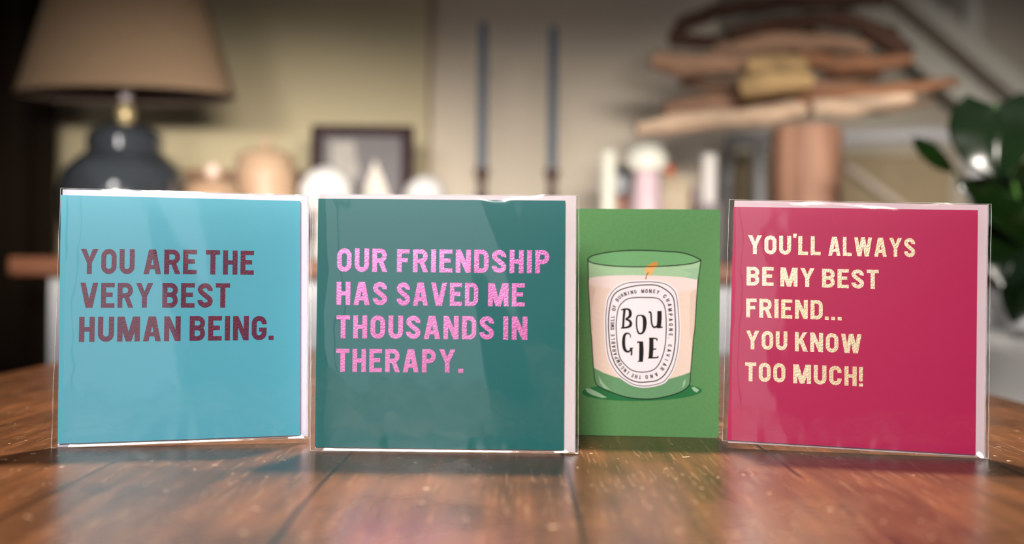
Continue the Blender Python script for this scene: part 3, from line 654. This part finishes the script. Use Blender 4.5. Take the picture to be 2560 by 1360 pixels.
MB().box(-0.125, -0.117, -0.047, 0.047, 0, 0.19).build('side_panel', cwm, crate); MB().box(0.117, 0.125, -0.047, 0.047, 0, 0.19).build('side_panel', cwm, crate)
MB().box(-0.117, 0.117, -0.047, 0.047, 0, 0.008).build('base', cwm, crate)
china = mat('white_china', (214, 210, 206), 0.25, var=0.03, scale=9)
vas = thing('round_vase', 'round white vase in front of the left side of the picture', 'vase', (-0.368, 1.95, TZ))
MB().lathe([(0.028, 0), (0.030, 0.02), (0.022, 0.05), (0.026, 0.075)]+[(0.0234, 0.0833), (0.0337, 0.0898), (0.0422, 0.0983), (0.0487, 0.1086), (0.0526, 0.1200), (0.0540, 0.1320), (0.0526, 0.1440), (0.0487, 0.1554), (0.0422, 0.1657), (0.0337, 0.1742), (0.0234, 0.1807), (0.0120, 0.1846), (0.010, 0.1852), (0.007, 0.1822)], seg=44).build('body', china, vas, True)
vas2 = thing('round_vase', 'round white vase in front of the right edge of the picture', 'vase', (-0.173, 1.95, TZ))
MB().lathe([(0.024, 0), (0.026, 0.02), (0.018, 0.05), (0.020, 0.085)]+[(0.0182, 0.0902), (0.0262, 0.0952), (0.0328, 0.1018), (0.0378, 0.1098), (0.0409, 0.1187), (0.0420, 0.1280), (0.0409, 0.1373), (0.0378, 0.1462), (0.0328, 0.1542), (0.0262, 0.1608), (0.0182, 0.1658), (0.0093, 0.1689), (0.010, 0.1694), (0.007, 0.1671)], seg=44).build('body', china, vas2, True)
pic = thing('framed_picture', 'small black and white picture in dark plum wooden frame', 'picture', (-0.327, 2.12, TZ), (math.radians(-5), 0, 0))
fm_ = mat('dark_plum_frame', (46, 27, 31), 0.65, spec=0.2, var=0.15, scale=10)
fr_ = MB()
fr_.box(-0.111, -0.085, -0.010, 0.010, 0, 0.296, bev=0.003).box(0.085, 0.111, -0.010, 0.010, 0, 0.296, bev=0.003).box(-0.088, 0.088, -0.010, 0.010, 0.273, 0.296, bev=0.003).box(-0.088, 0.088, -0.010, 0.010, 0, 0.023, bev=0.003)
fr_.build('frame', fm_, pic)
g1, g2, g3, g4 = (mat('print_%s' % nme, c, 0.6, var=.2, scale=30) for nme, c in (('mid_grey', (98, 92, 92)), ('dark_grey', (48, 44, 46)), ('pale_grey', (150, 144, 136)), ('off_white', (214, 206, 192))))
pr = MB(); pr.box(-0.088, 0.088, -0.002, 0.008, 0.023, 0.273, 0)
pr.prism([(-0.088, 0.023), (-0.088, 0.19), (-0.05, 0.20), (-0.005, 0.06), (0.0, 0.023)], -0.0026, -0.0021, 1)
pr.prism([(-0.070, 0.26), (-0.02, 0.262), (-0.005, 0.19), (-0.035, 0.155), (-0.065, 0.21)], -0.0032, -0.0027, 2)
pr.prism([(0.005, 0.03), (0.008, 0.16), (0.028, 0.222), (0.05, 0.17), (0.080, 0.09), (0.082, 0.03)], -0.0032, -0.0027, 3)
pr.build('print', [g1, g2, g3, g4], pic)
MB().box(-0.02, 0.02, 0.0105, 0.014, 0.02, 0.20).build('easel_back', fm_, pic)
# candlesticks with dark tapers
hold = mat('dark_brown_turned_wood', (70, 44, 34), 0.4, var=0.2, scale=12)
wax_m = mat('slate_blue_taper_wax', (64, 78, 94), 0.45, var=0.08, scale=10)
def candlestick(x, h_t, label):
    c = thing('candlestick', label, 'candlestick', (x, 2.0, TZ), group='dark candlesticks with tapers')
    MB().lathe([(0.038, 0), (0.040, 0.004), (0.034, 0.010), (0.014, 0.018), (0.009, 0.03), (0.012, 0.06), (0.008, 0.085), (0.009, 0.12), (0.013, 0.135), (0.008, 0.15), (0.010, 0.168), (0.0155, 0.182), (0.0155, 0.190), (0.008, 0.190)], seg=28).build('holder', hold, c, True)
    MB().lathe([(0.0095, 0.19), (0.0100, 0.20), (0.0085, 0.19+h_t*0.97), (0.003, 0.19+h_t)], seg=20).build('taper_candle', wax_m, c, True)
    MB().lathe([(0.0008, 0.19+h_t), (0.0006, 0.199+h_t)], seg=8).build('wick', hold, c)
candlestick(-0.063, 0.298, 'dark slate taper candle in a holder, the left of the pair')
candlestick(0.079, 0.290, 'dark slate taper candle in a holder, the right of the pair')
# ornaments left of the stump
pil = mat('ivory_pillar_wax', (226, 222, 206), 0.5, var=0.04, scale=10)
def pillar(x, y, z0, h_, r, label, m_):
    c = thing('pillar_candle', label, 'candle', (x, y, z0))
    MB().lathe([(r*0.96, 0), (r, 0.002), (r, h_-0.003), (r*0.9, h_), (r*0.6, h_-0.002)], seg=28).build('wax', m_, c, True)
    MB().lathe([(0.0008, h_-0.003), (0.0006, h_+0.006)], seg=8).build('wick', hold, c)
pillar(0.188, 1.95, TZ, 0.222, 0.0155, 'slim ivory pillar candle left of the mushroom ornament', pil)
pillar(0.387, 1.95, TZ+0.120, 0.098, 0.0155, 'short grey white pillar candle on a mauve block', mat('grey_white_wax', (206, 200, 194), 0.5, var=0.04, scale=10))
tag(MB().box(0.368, 0.406, 1.93, 1.97, TZ, TZ+0.120, bev=0.002).build('candle_block', mat('mauve_block', (122, 108, 112), 0.6, var=0.1)), 'mauve block carrying the grey white candle', 'block')
mush = thing('mushroom_ornament', 'white capped mushroom ornament with a pink white stalk', 'ornament', (0.264, 1.95, TZ))
MB().lathe([(0.040, 0), (0.042, 0.004), (0.036, 0.06), (0.031, 0.12), (0.027, 0.17), (0.022, 0.195)], seg=36).build('stalk', mat('pink_white_china', (208, 182, 188), 0.4, var=0.05), mush, True)
MB().lathe([(0.020, 0.183), (0.036, 0.184), (0.0415, 0.198), (0.040, 0.214), (0.031, 0.229), (0.018, 0.237), (0.004, 0.240)], seg=40).build('cap', mat('white_cap_glaze', (232, 230, 216), 0.25, var=0.02), mush, True)
woodb = thing('wooden_box', 'small brown wooden box under the navy tin', 'box', (0.232, 2.06, TZ))
MB().box(-0.042, 0.042, -0.03, 0.03, 0, 0.128, bev=0.003).build('body', mat('russet_box_wood', (156, 104, 78), 0.5, var=0.15), woodb); MB().box(-0.044, 0.044, -0.032, 0.032, 0.128, 0.140, bev=0.003).build('lid', MATS['russet_box_wood'], woodb)
tin = thing('tin', 'dark navy tin standing on the brown box', 'tin', (0.236, 2.06, TZ+0.1405))
MB().box(-0.043, 0.036, -0.028, 0.028, 0, 0.050, bev=0.006).build('body', mat('navy_enamel', (26, 24, 44), 0.35, var=0.1), tin); MB().box(-0.0445, 0.0375, -0.0295, 0.0295, 0.050, 0.064, bev=0.005).build('lid', MATS['navy_enamel'], tin)
tb = thing('fabric_box', 'tan fabric box right of the mushroom with an orange knob', 'box', (0.336, 2.06, TZ))
tan = mat('tan_fabric', (186, 170, 146), 0.85, spec=0.15, var=0.12, scale=90)
MB().box(-0.034, 0.030, -0.03, 0.03, 0, 0.165, bev=0.004).build('body', tan, tb); l3 = MB().box(-0.036, 0.032, -0.032, 0.032, 0.165, 0.182, bev=0.004).build('lid', tan, tb)
MB().lathe([(0.004, 0.182), (0.012, 0.188), (0.0135, 0.196), (0.009, 0.204), (0.002, 0.206)], -0.012, -0.012, 0, 20).build('knob', mat('burnt_orange', (196, 92, 40), 0.45), l3, True)
bk = thing('book', 'dark red book leaning upright beside the tan box', 'book', (0.378, 2.06, TZ))
MB().box(-0.009, 0.009, -0.05, 0.05, 0.001, 0.158, bev=0.002).build('cover', mat('dark_red_cloth', (132, 58, 54), 0.7, var=0.1), bk)
MB().box(-0.0065, 0.0065, -0.052, 0.046, 0.004, 0.1585).build('pages', WHITE_CARD, bk)
# driftwood lamp on a tree stump
dr = thing('driftwood_sculpture', 'big stack of weathered driftwood branches on a round tree stump', 'sculpture', (0.545, 1.88, TZ))
bark = mat('pinkish_stump_wood', (166, 124, 100), 0.7, rgb2=(116, 78, 58), scale=5, stretch=(7, 7, 0.8), bump=0.4)
MB().lathe([(0.062, 0), (0.064, 0.004), (0.0655, 0.08), (0.0645, 0.18), (0.066, 0.255), (0.062, 0.262)], 0.012, 0, 0, 48, wob=0.02, lobes=5).build('stump', bark, dr, True)
def dw(name, rgb): return mat(name, rgb, 0.75, spec=0.2, rgb2=tuple(int(c*0.72) for c in rgb), scale=6, stretch=(1.2, 6, 6), bump=0.35)
LT, RB, OR, GD, DK, MD = dw('pale_driftwood', (206, 176, 148)), dw('red_brown_driftwood', (148, 112, 90)), dw('orange_driftwood', (150, 104, 74)), dw('golden_driftwood', (192, 158, 110)), dw('dark_driftwood', (74, 50, 38)), dw('mid_brown_driftwood', (156, 122, 98))
def rel(*pts): return [(x-0.545, y-1.88, z-TZ) for x, y, z in pts]
BR = [
 (rel((0.2243, 1.820, 1.1222), (0.3084, 1.830, 1.1379), (0.4218, 1.840, 1.1510), (0.5091, 1.860, 1.1655), (0.5906, 1.880, 1.1787)), [.011, .017, .016, .018, .014], LT),
 (rel((0.2892, 1.900, 1.1726), (0.3660, 1.900, 1.1827), (0.4582, 1.900, 1.1929), (0.5553, 1.890, 1.1922)), [.014, .018, .016, .012], RB),
 (rel((0.5343, 1.870, 1.1885), (0.6293, 1.860, 1.1969), (0.7421, 1.860, 1.2116), (0.8338, 1.860, 1.2261)), [.016, .015, .010, .008], OR),
 (rel((0.5527, 1.830, 1.1671), (0.6233, 1.820, 1.1706), (0.7337, 1.820, 1.1880)), [.013, .018, .008], LT),
 (rel((0.4120, 1.800, 1.1972), (0.4604, 1.790, 1.2060), (0.5394, 1.800, 1.2131)), [.019, .021, .016], GD),
 (rel((0.4320, 1.860, 1.1903), (0.4937, 1.860, 1.1954), (0.5683, 1.870, 1.1995)), [.010, .014, .010], DK),  # dark piece put in as the shaded underside of the golden one
 (rel((0.4342, 1.840, 1.2420), (0.4777, 1.830, 1.2448), (0.5428, 1.850, 1.2511)), [.016, .020, .016], GD),
 (rel((0.2557, 1.860, 1.2607), (0.3123, 1.860, 1.2508), (0.3800, 1.860, 1.2560), (0.4653, 1.870, 1.2650)), [.014, .021, .018, .016], MD),
 (rel((0.5401, 1.880, 1.2695), (0.6136, 1.860, 1.2539), (0.6813, 1.860, 1.2576), (0.7490, 1.860, 1.2689)), [.014, .016, .014, .010], OR),
 (rel((0.4064, 1.880, 1.3122), (0.4975, 1.880, 1.3345), (0.5887, 1.880, 1.3461), (0.6573, 1.880, 1.3376), (0.7034, 1.870, 1.3091), (0.7429, 1.860, 1.2733)), [.012, .013, .012, .014, .020, .014], DK),
 (rel((0.3141, 1.920, 1.3098), (0.3246, 1.920, 1.3441), (0.3912, 1.920, 1.3712), (0.5154, 1.920, 1.3881), (0.7174, 1.920, 1.3933)), [.014, .013, .013, .012, .010], DK),
 (rel((0.2984, 1.890, 1.3073), (0.3474, 1.890, 1.3032), (0.3934, 1.890, 1.3037)), [.012, .011, .009], DK),
 (rel((0.3802, 1.900, 1.2920), (0.4699, 1.890, 1.2999), (0.5923, 1.890, 1.3058), (0.6731, 1.880, 1.2891)), [.013, .019, .015, .013], MD),
 (rel((0.4364, 1.910, 1.2871), (0.5138, 1.910, 1.2864), (0.6143, 1.910, 1.2921)), [.010, .012, .010], DK),
 (rel((0.5641, 1.900, 1.3647), (0.5676, 1.900, 1.3263), (0.5649, 1.900, 1.2878)), [.009, .010, .010], DK),
 (rel((0.6285, 1.950, 1.1795), (0.7232, 1.950, 1.1868), (0.8296, 1.950, 1.2053)), [.008, .008, .005], MD),  # thin piece shaped and coloured as a shadow line at lower right
 (rel((0.3244, 1.930, 1.2333), (0.4026, 1.930, 1.2263), (0.4784, 1.920, 1.2152)), [.008, .012, .012], MD),
 (rel((0.5561, 1.920, 1.2206), (0.6337, 1.920, 1.2347), (0.7150, 1.930, 1.2491)), [.014, .013, .008], RB),
]
for i, (pts, rr, m_) in enumerate(BR):
    P2 = []; R2 = []
    for a_, b_, r0, r1_ in zip(pts, pts[1:], rr, rr[1:]):
        for t_ in (0, .25, .5, .75): P2.append(tuple(a_[k]*(1-t_)+b_[k]*t_ for k in range(3))); R2.append((r0*(1-t_)+r1_*t_)*1.15)
    P2.append(pts[-1]); R2.append(rr[-1])
    P2 = [(x+.002*noise.noise(Vector((x*30, i, 1))), y, z+.003*noise.noise(Vector((x*25, i, 5)))) for x, y, z in P2]
    MB().tube(P2, R2, 14, jit=0.28, seed=i).build('branch', m_, dr, True)
# ------------------------------------------------------------------ white bench with a cane back, right of the stump
bench = thing('bench', 'white painted bench with a tall curved cane back behind the driftwood', 'bench', (0.86, 2.74, 0))
bw = mat('bench_white_paint', (152, 148, 148), 0.45, var=0.04, scale=8)
cane = mat('tan_cane_panel', (112, 96, 70), 0.8, var=0.25, scale=60)
def brl(*pts): return [(x-0.86, y-2.74, z) for x, y, z in pts]
MB().tube(brl((0.5899, 2.740, 1.2268), (0.6620, 2.740, 1.2320), (0.8174, 2.740, 1.2358), (1.0170, 2.740, 1.2445), (1.1612, 2.740, 1.2527), (1.2336, 2.740, 1.2357)), .020, 14).build('top_rail', bw, bench, True)
MB().tube(brl((0.6820, 2.740, 1.2277), (0.6846, 2.740, 0.9969), (0.6875, 2.740, 0.7305), (0.6922, 2.740, 0.3084))[:3]+[(brl((0.6875, 2.740, 0.7305))[0][0], 0, 0)], .018, 14).build('post', bw, bench, True)
px_ = brl((0.5933, 2.740, 1.2268))[0]
MB().tube([px_, (px_[0], 0, 0.6), (px_[0], 0, 0)], .016, 14).build('post', bw, bench, True)
pr_ = brl((1.2336, 2.740, 1.2357), (1.2755, 2.740, 1.1585), (1.2896, 2.740, 1.0920), (1.2912, 2.740, 0.9589))
MB().tube(pr_+[(pr_[-1][0], 0, 0.4), (pr_[-1][0], 0, 0)], [.020, .022, .024, .022, .02, .018], 14).build('post', bw, bench, True)
a1, a2 = brl((0.7122, 2.740, 1.2059))[0], brl((1.2395, 2.740, 1.2025))[0]
MB().box(a1[0], a2[0]-0.02, 0.004, 0.012, 0.50, a1[2]-0.01).build('cane_panel', cane, bench)
a3 = brl((0.6157, 2.740, 1.2048))[0]; MB().box(a3[0], a1[0]-0.055, 0.004, 0.012, 0.50, a1[2]-0.01).build('cane_panel', cane, bench)
sl = brl((0.9203, 2.730, 1.1593), (1.0652, 2.730, 1.0557), (1.1601, 2.730, 0.9793))
MB().tube(sl, .012, 10).build('back_slat', mat('grey_slat', (146, 132, 118), 0.6), bench, True)
MB().box(px_[0]-0.02, pr_[-1][0]+0.02, -0.40, 0.02, 0.40, 0.45, bev=0.01).build('seat', bw, bench)
for sx in (px_[0], pr_[-1][0]): MB().tube([(sx, -0.37, 0.40), (sx, -0.37, 0)], .018, 12).build('leg', bw, bench, True)
cu = tag(MB().lathe([(0.05, -.105), (0.10, -.085), (0.128, -.03), (0.130, .02), (0.118, .06), (0.085, .09), (0.03, .104)], seg=36).build('cushion', mat('white_linen_cushion', (240, 238, 232), 0.9, spec=.1, var=.04), None, True), 'round white linen cushion propped on the bench beside the plant', 'cushion')
cu.location = (1.115, 2.56, 0.558)
cu.scale = (1, 0.55, 1)
# ------------------------------------------------------------------ staircase rising behind the bench
st = thing('staircase', 'white staircase with sloping handrail at the right of the far wall', 'staircase', (1.2, 3.12, 0))
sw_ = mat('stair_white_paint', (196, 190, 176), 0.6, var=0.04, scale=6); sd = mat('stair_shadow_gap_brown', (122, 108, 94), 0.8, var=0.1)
def srl(*pts): return [(x-1.2, y-3.12, z) for x, y, z in pts]
def beam(p, q, half, depth, m_, nm, par):
    a_, b_ = Vector(p), Vector(q); d_ = (b_-a_).normalized(); n_ = Vector((-d_.z, 0, d_.x))*half
    poly = [(a_+n_), (b_+n_), (b_-n_), (a_-n_)]
    return MB().prism([(v_.x, v_.z) for v_ in poly], a_.y-depth, a_.y+depth).build(nm, m_, par)
p_, q_ = srl((1.1638, 3.100, 1.7966), (1.7786, 3.100, 1.2886)); beam(p_, q_, .030, .02, sw_, 'handrail', st)
p_, q_ = srl((1.1216, 3.140, 1.8081), (1.8022, 3.140, 1.2369)); beam(p_, q_, .022, .012, sd, 'shadow_gap_strip', st)  # brown strip coloured as the shaded gap between handrail and stringer
p_, q_ = srl((1.0329, 3.180, 1.8190), (1.8263, 3.180, 1.1450)); beam(p_, q_, .055, .02, sw_, 'stringer', st)
n0 = srl((1.4348, 3.110, 1.8779))[0]; n1 = srl((1.4385, 3.110, 1.5633))[0]
MB().box(n0[0]-.028, n0[0]+.028, -.03, .0, n1[2], n0[2]).build('newel_post', sw_, st)
u = srl((1.0255, 3.280, 1.8486), (1.8842, 3.280, 1.1140)); 
MB().prism([(u[0][0]-.55, 0.0), (u[0][0]-.55, u[0][2]-.30), (u[0][0], u[0][2]), (u[1][0], u[1][2]), (u[1][0], 0.0)], .165, .185).build('side_panel', mat('stair_panel_grey', (166, 156, 140), 0.8, spec=.2, var=.05, scale=4), st)
# ------------------------------------------------------------------ potted plant on a stand, right of the table
pot_m = mat('white_glazed_pot', (226, 224, 220), 0.4, var=0.04, scale=9)
leaf_m = mat('glossy_dark_leaf', (13, 32, 6), 0.22, rgb2=(7, 20, 4), scale=14, coat=0.0)
leaf_m.node_tree.nodes['Principled BSDF'].inputs['IOR'].default_value = 1.6
stem_m = mat('leaf_stem', (58, 96, 34), 0.5, var=.1)
stand = thing('plant_stand', 'white plant stand carrying the potted plant right of the table', 'stand', (0.80, 1.45, 0))
MB().lathe([(0.14, 0.50), (0.145, 0.505), (0.145, 0.525), (0.14, 0.53)], seg=40).build('top', pot_m, stand, True)
for k in range(3):
    a_ = math.radians(90+120*k); MB().tube([(0.10*math.cos(a_), 0.10*math.sin(a_), 0.50), (0.14*math.cos(a_), 0.14*math.sin(a_), 0)], .012, 10).build('leg', pot_m, stand, True)
plant = thing('potted_plant', 'potted plant with big glossy dark green leaves at the right edge', 'plant', (0.80, 1.45, 0.53))
MB().lathe([(0.085, 0), (0.090, 0.004), (0.110, 0.14), (0.122, 0.22), (0.126, 0.225), (0.126, 0.245), (0.116, 0.245), (0.112, 0.215)], seg=48).build('pot', pot_m, plant, True)
MB().lathe([(0.110, 0.205), (0.111, 0.214), (0.05, 0.222), (0.005, 0.224)], seg=36).build('soil', mat('potting_soil', (44, 32, 24), 0.95, var=.3, scale=60), plant, True)
MB().tube([(0.055, 0.02, 0.20), (0.055, 0.02, 0.50), (0.060, 0.02, 0.78)], [.024, .023, .022], 12, jit=.1).build('moss_pole', mat('brown_coir_pole', (150, 104, 72), .9, var=.3, scale=70), plant, True)
def leaf(tip, base, width, droop, face, heart=True, mname='leaf'):
    """a blade from base (stalk end) to tip; face = direction its upper side looks"""
    b0, t0 = Vector(base), Vector(tip); ax = t0-b0; Ln = ax.length; ax.normalize(); f_ = Vector(face).normalized(); sd_ = ax.cross(f_).normalized(); f_ = sd_.cross(ax).normalized()
    NL, NW = 22, 12; vs = []; fs = []
    for i in range(NL+1):
        s_ = i/NL
        if heart: wv = width*(math.sin(math.pi*min(1, (s_*0.93+0.07))**0.62))**0.80*(1 if s_ > .0 else .9)
        else: wv = width*math.sin(math.pi*(s_*0.96+0.02))**0.8
        for j in range(-NW, NW+1):
            w_ = j/NW; back = (0.16*Ln*(1-s_)**4*abs(w_)**1.2) if heart else 0
            cup = -0.10*width*abs(w_)**1.5+0.012*width*math.sin(s_*16)*abs(w_)
            p = b0+ax*(s_*Ln-back)+sd_*(w_*wv)+f_*(cup-droop*Ln*s_*s_-(0.03*width if j == 0 else 0)); vs.append(tuple(p))
    m_ = 2*NW+1
    for i in range(NL):
        for j in range(m_-1): a_ = i*m_+j; fs.append((a_, a_+1, a_+m_+1, a_+m_))
    o = MB().add(vs, fs).build(mname, leaf_m, plant, True)
    so = o.modifiers.new('thickness', 'SOLIDIFY'); so.thickness = 0.0012
    return o
def prl(*pts): return [(x-0.80, y-1.45, z-0.53) for x, y, z in pts]
def stalk(pts, r, par): MB().tube(cat3(pts), r, 8).build('stalk', stem_m, par, True)
def cat3(pts, n=5):
    P = [Vector(pts[0])]+[Vector(p) for p in pts]+[Vector(pts[-1])]; out = []
    for i in range(1, len(P)-2):
        for j in range(n):
            t = j/n; a, b_, c, d = P[i-1], P[i], P[i+1], P[i+2]
            out.append(tuple(0.5*((2*b_)+(c-a)*t+(2*a-5*b_+4*c-d)*t*t+(3*b_-a-3*c+d)*t**3)))
    out.append(tuple(pts[-1])); return out
core = (0.02, 0.0, 0.20)
LV = [  # tip, base, half width, droop, face, heart
 ((0.6718, 1.380, 0.9845), (0.6813, 1.400, 1.1041), .060, -.34, (-.40, -.86, -.52), True),
 ((0.5754, 1.420, 1.0604), (0.6492, 1.450, 1.0147), .017, .05, (-.3, -1, .5), False),
 ((0.6255, 1.360, 0.9978), (0.7529, 1.420, 0.9369), .060, .08, (-.2, -1, .8), True),
 ((0.6653, 1.340, 0.8454), (0.7411, 1.420, 0.9597), .050, .05, (-.4, -1, .3), True),
 ((0.7098, 1.400, 0.7993), (0.7699, 1.440, 0.8913), .045, .05, (-.6, -1, .2), True),
 ((0.7918, 1.380, 1.0472), (0.7687, 1.440, 0.9846), .055, .06, (.3, -1, .6), True),
 ((0.8509, 1.420, 0.9149), (0.7864, 1.450, 0.9386), .055, .10, (.4, -1, .7), True),
 ((0.7153, 1.460, 0.9087), (0.7763, 1.500, 1.0015), .045, .08, (-.5, -1, .4), True),
]
for tp, bs, wd, dr_, fc, ht in LV:
    (tp, bs) = prl(tp, bs); o = leaf(tp, bs, wd, dr_, fc, ht)
    m_ = ((bs[0]+core[0])/2+.01, (bs[1]+core[1])/2+.03, (bs[2]+core[2])/2); stalk([core, m_, bs], .0032, o)
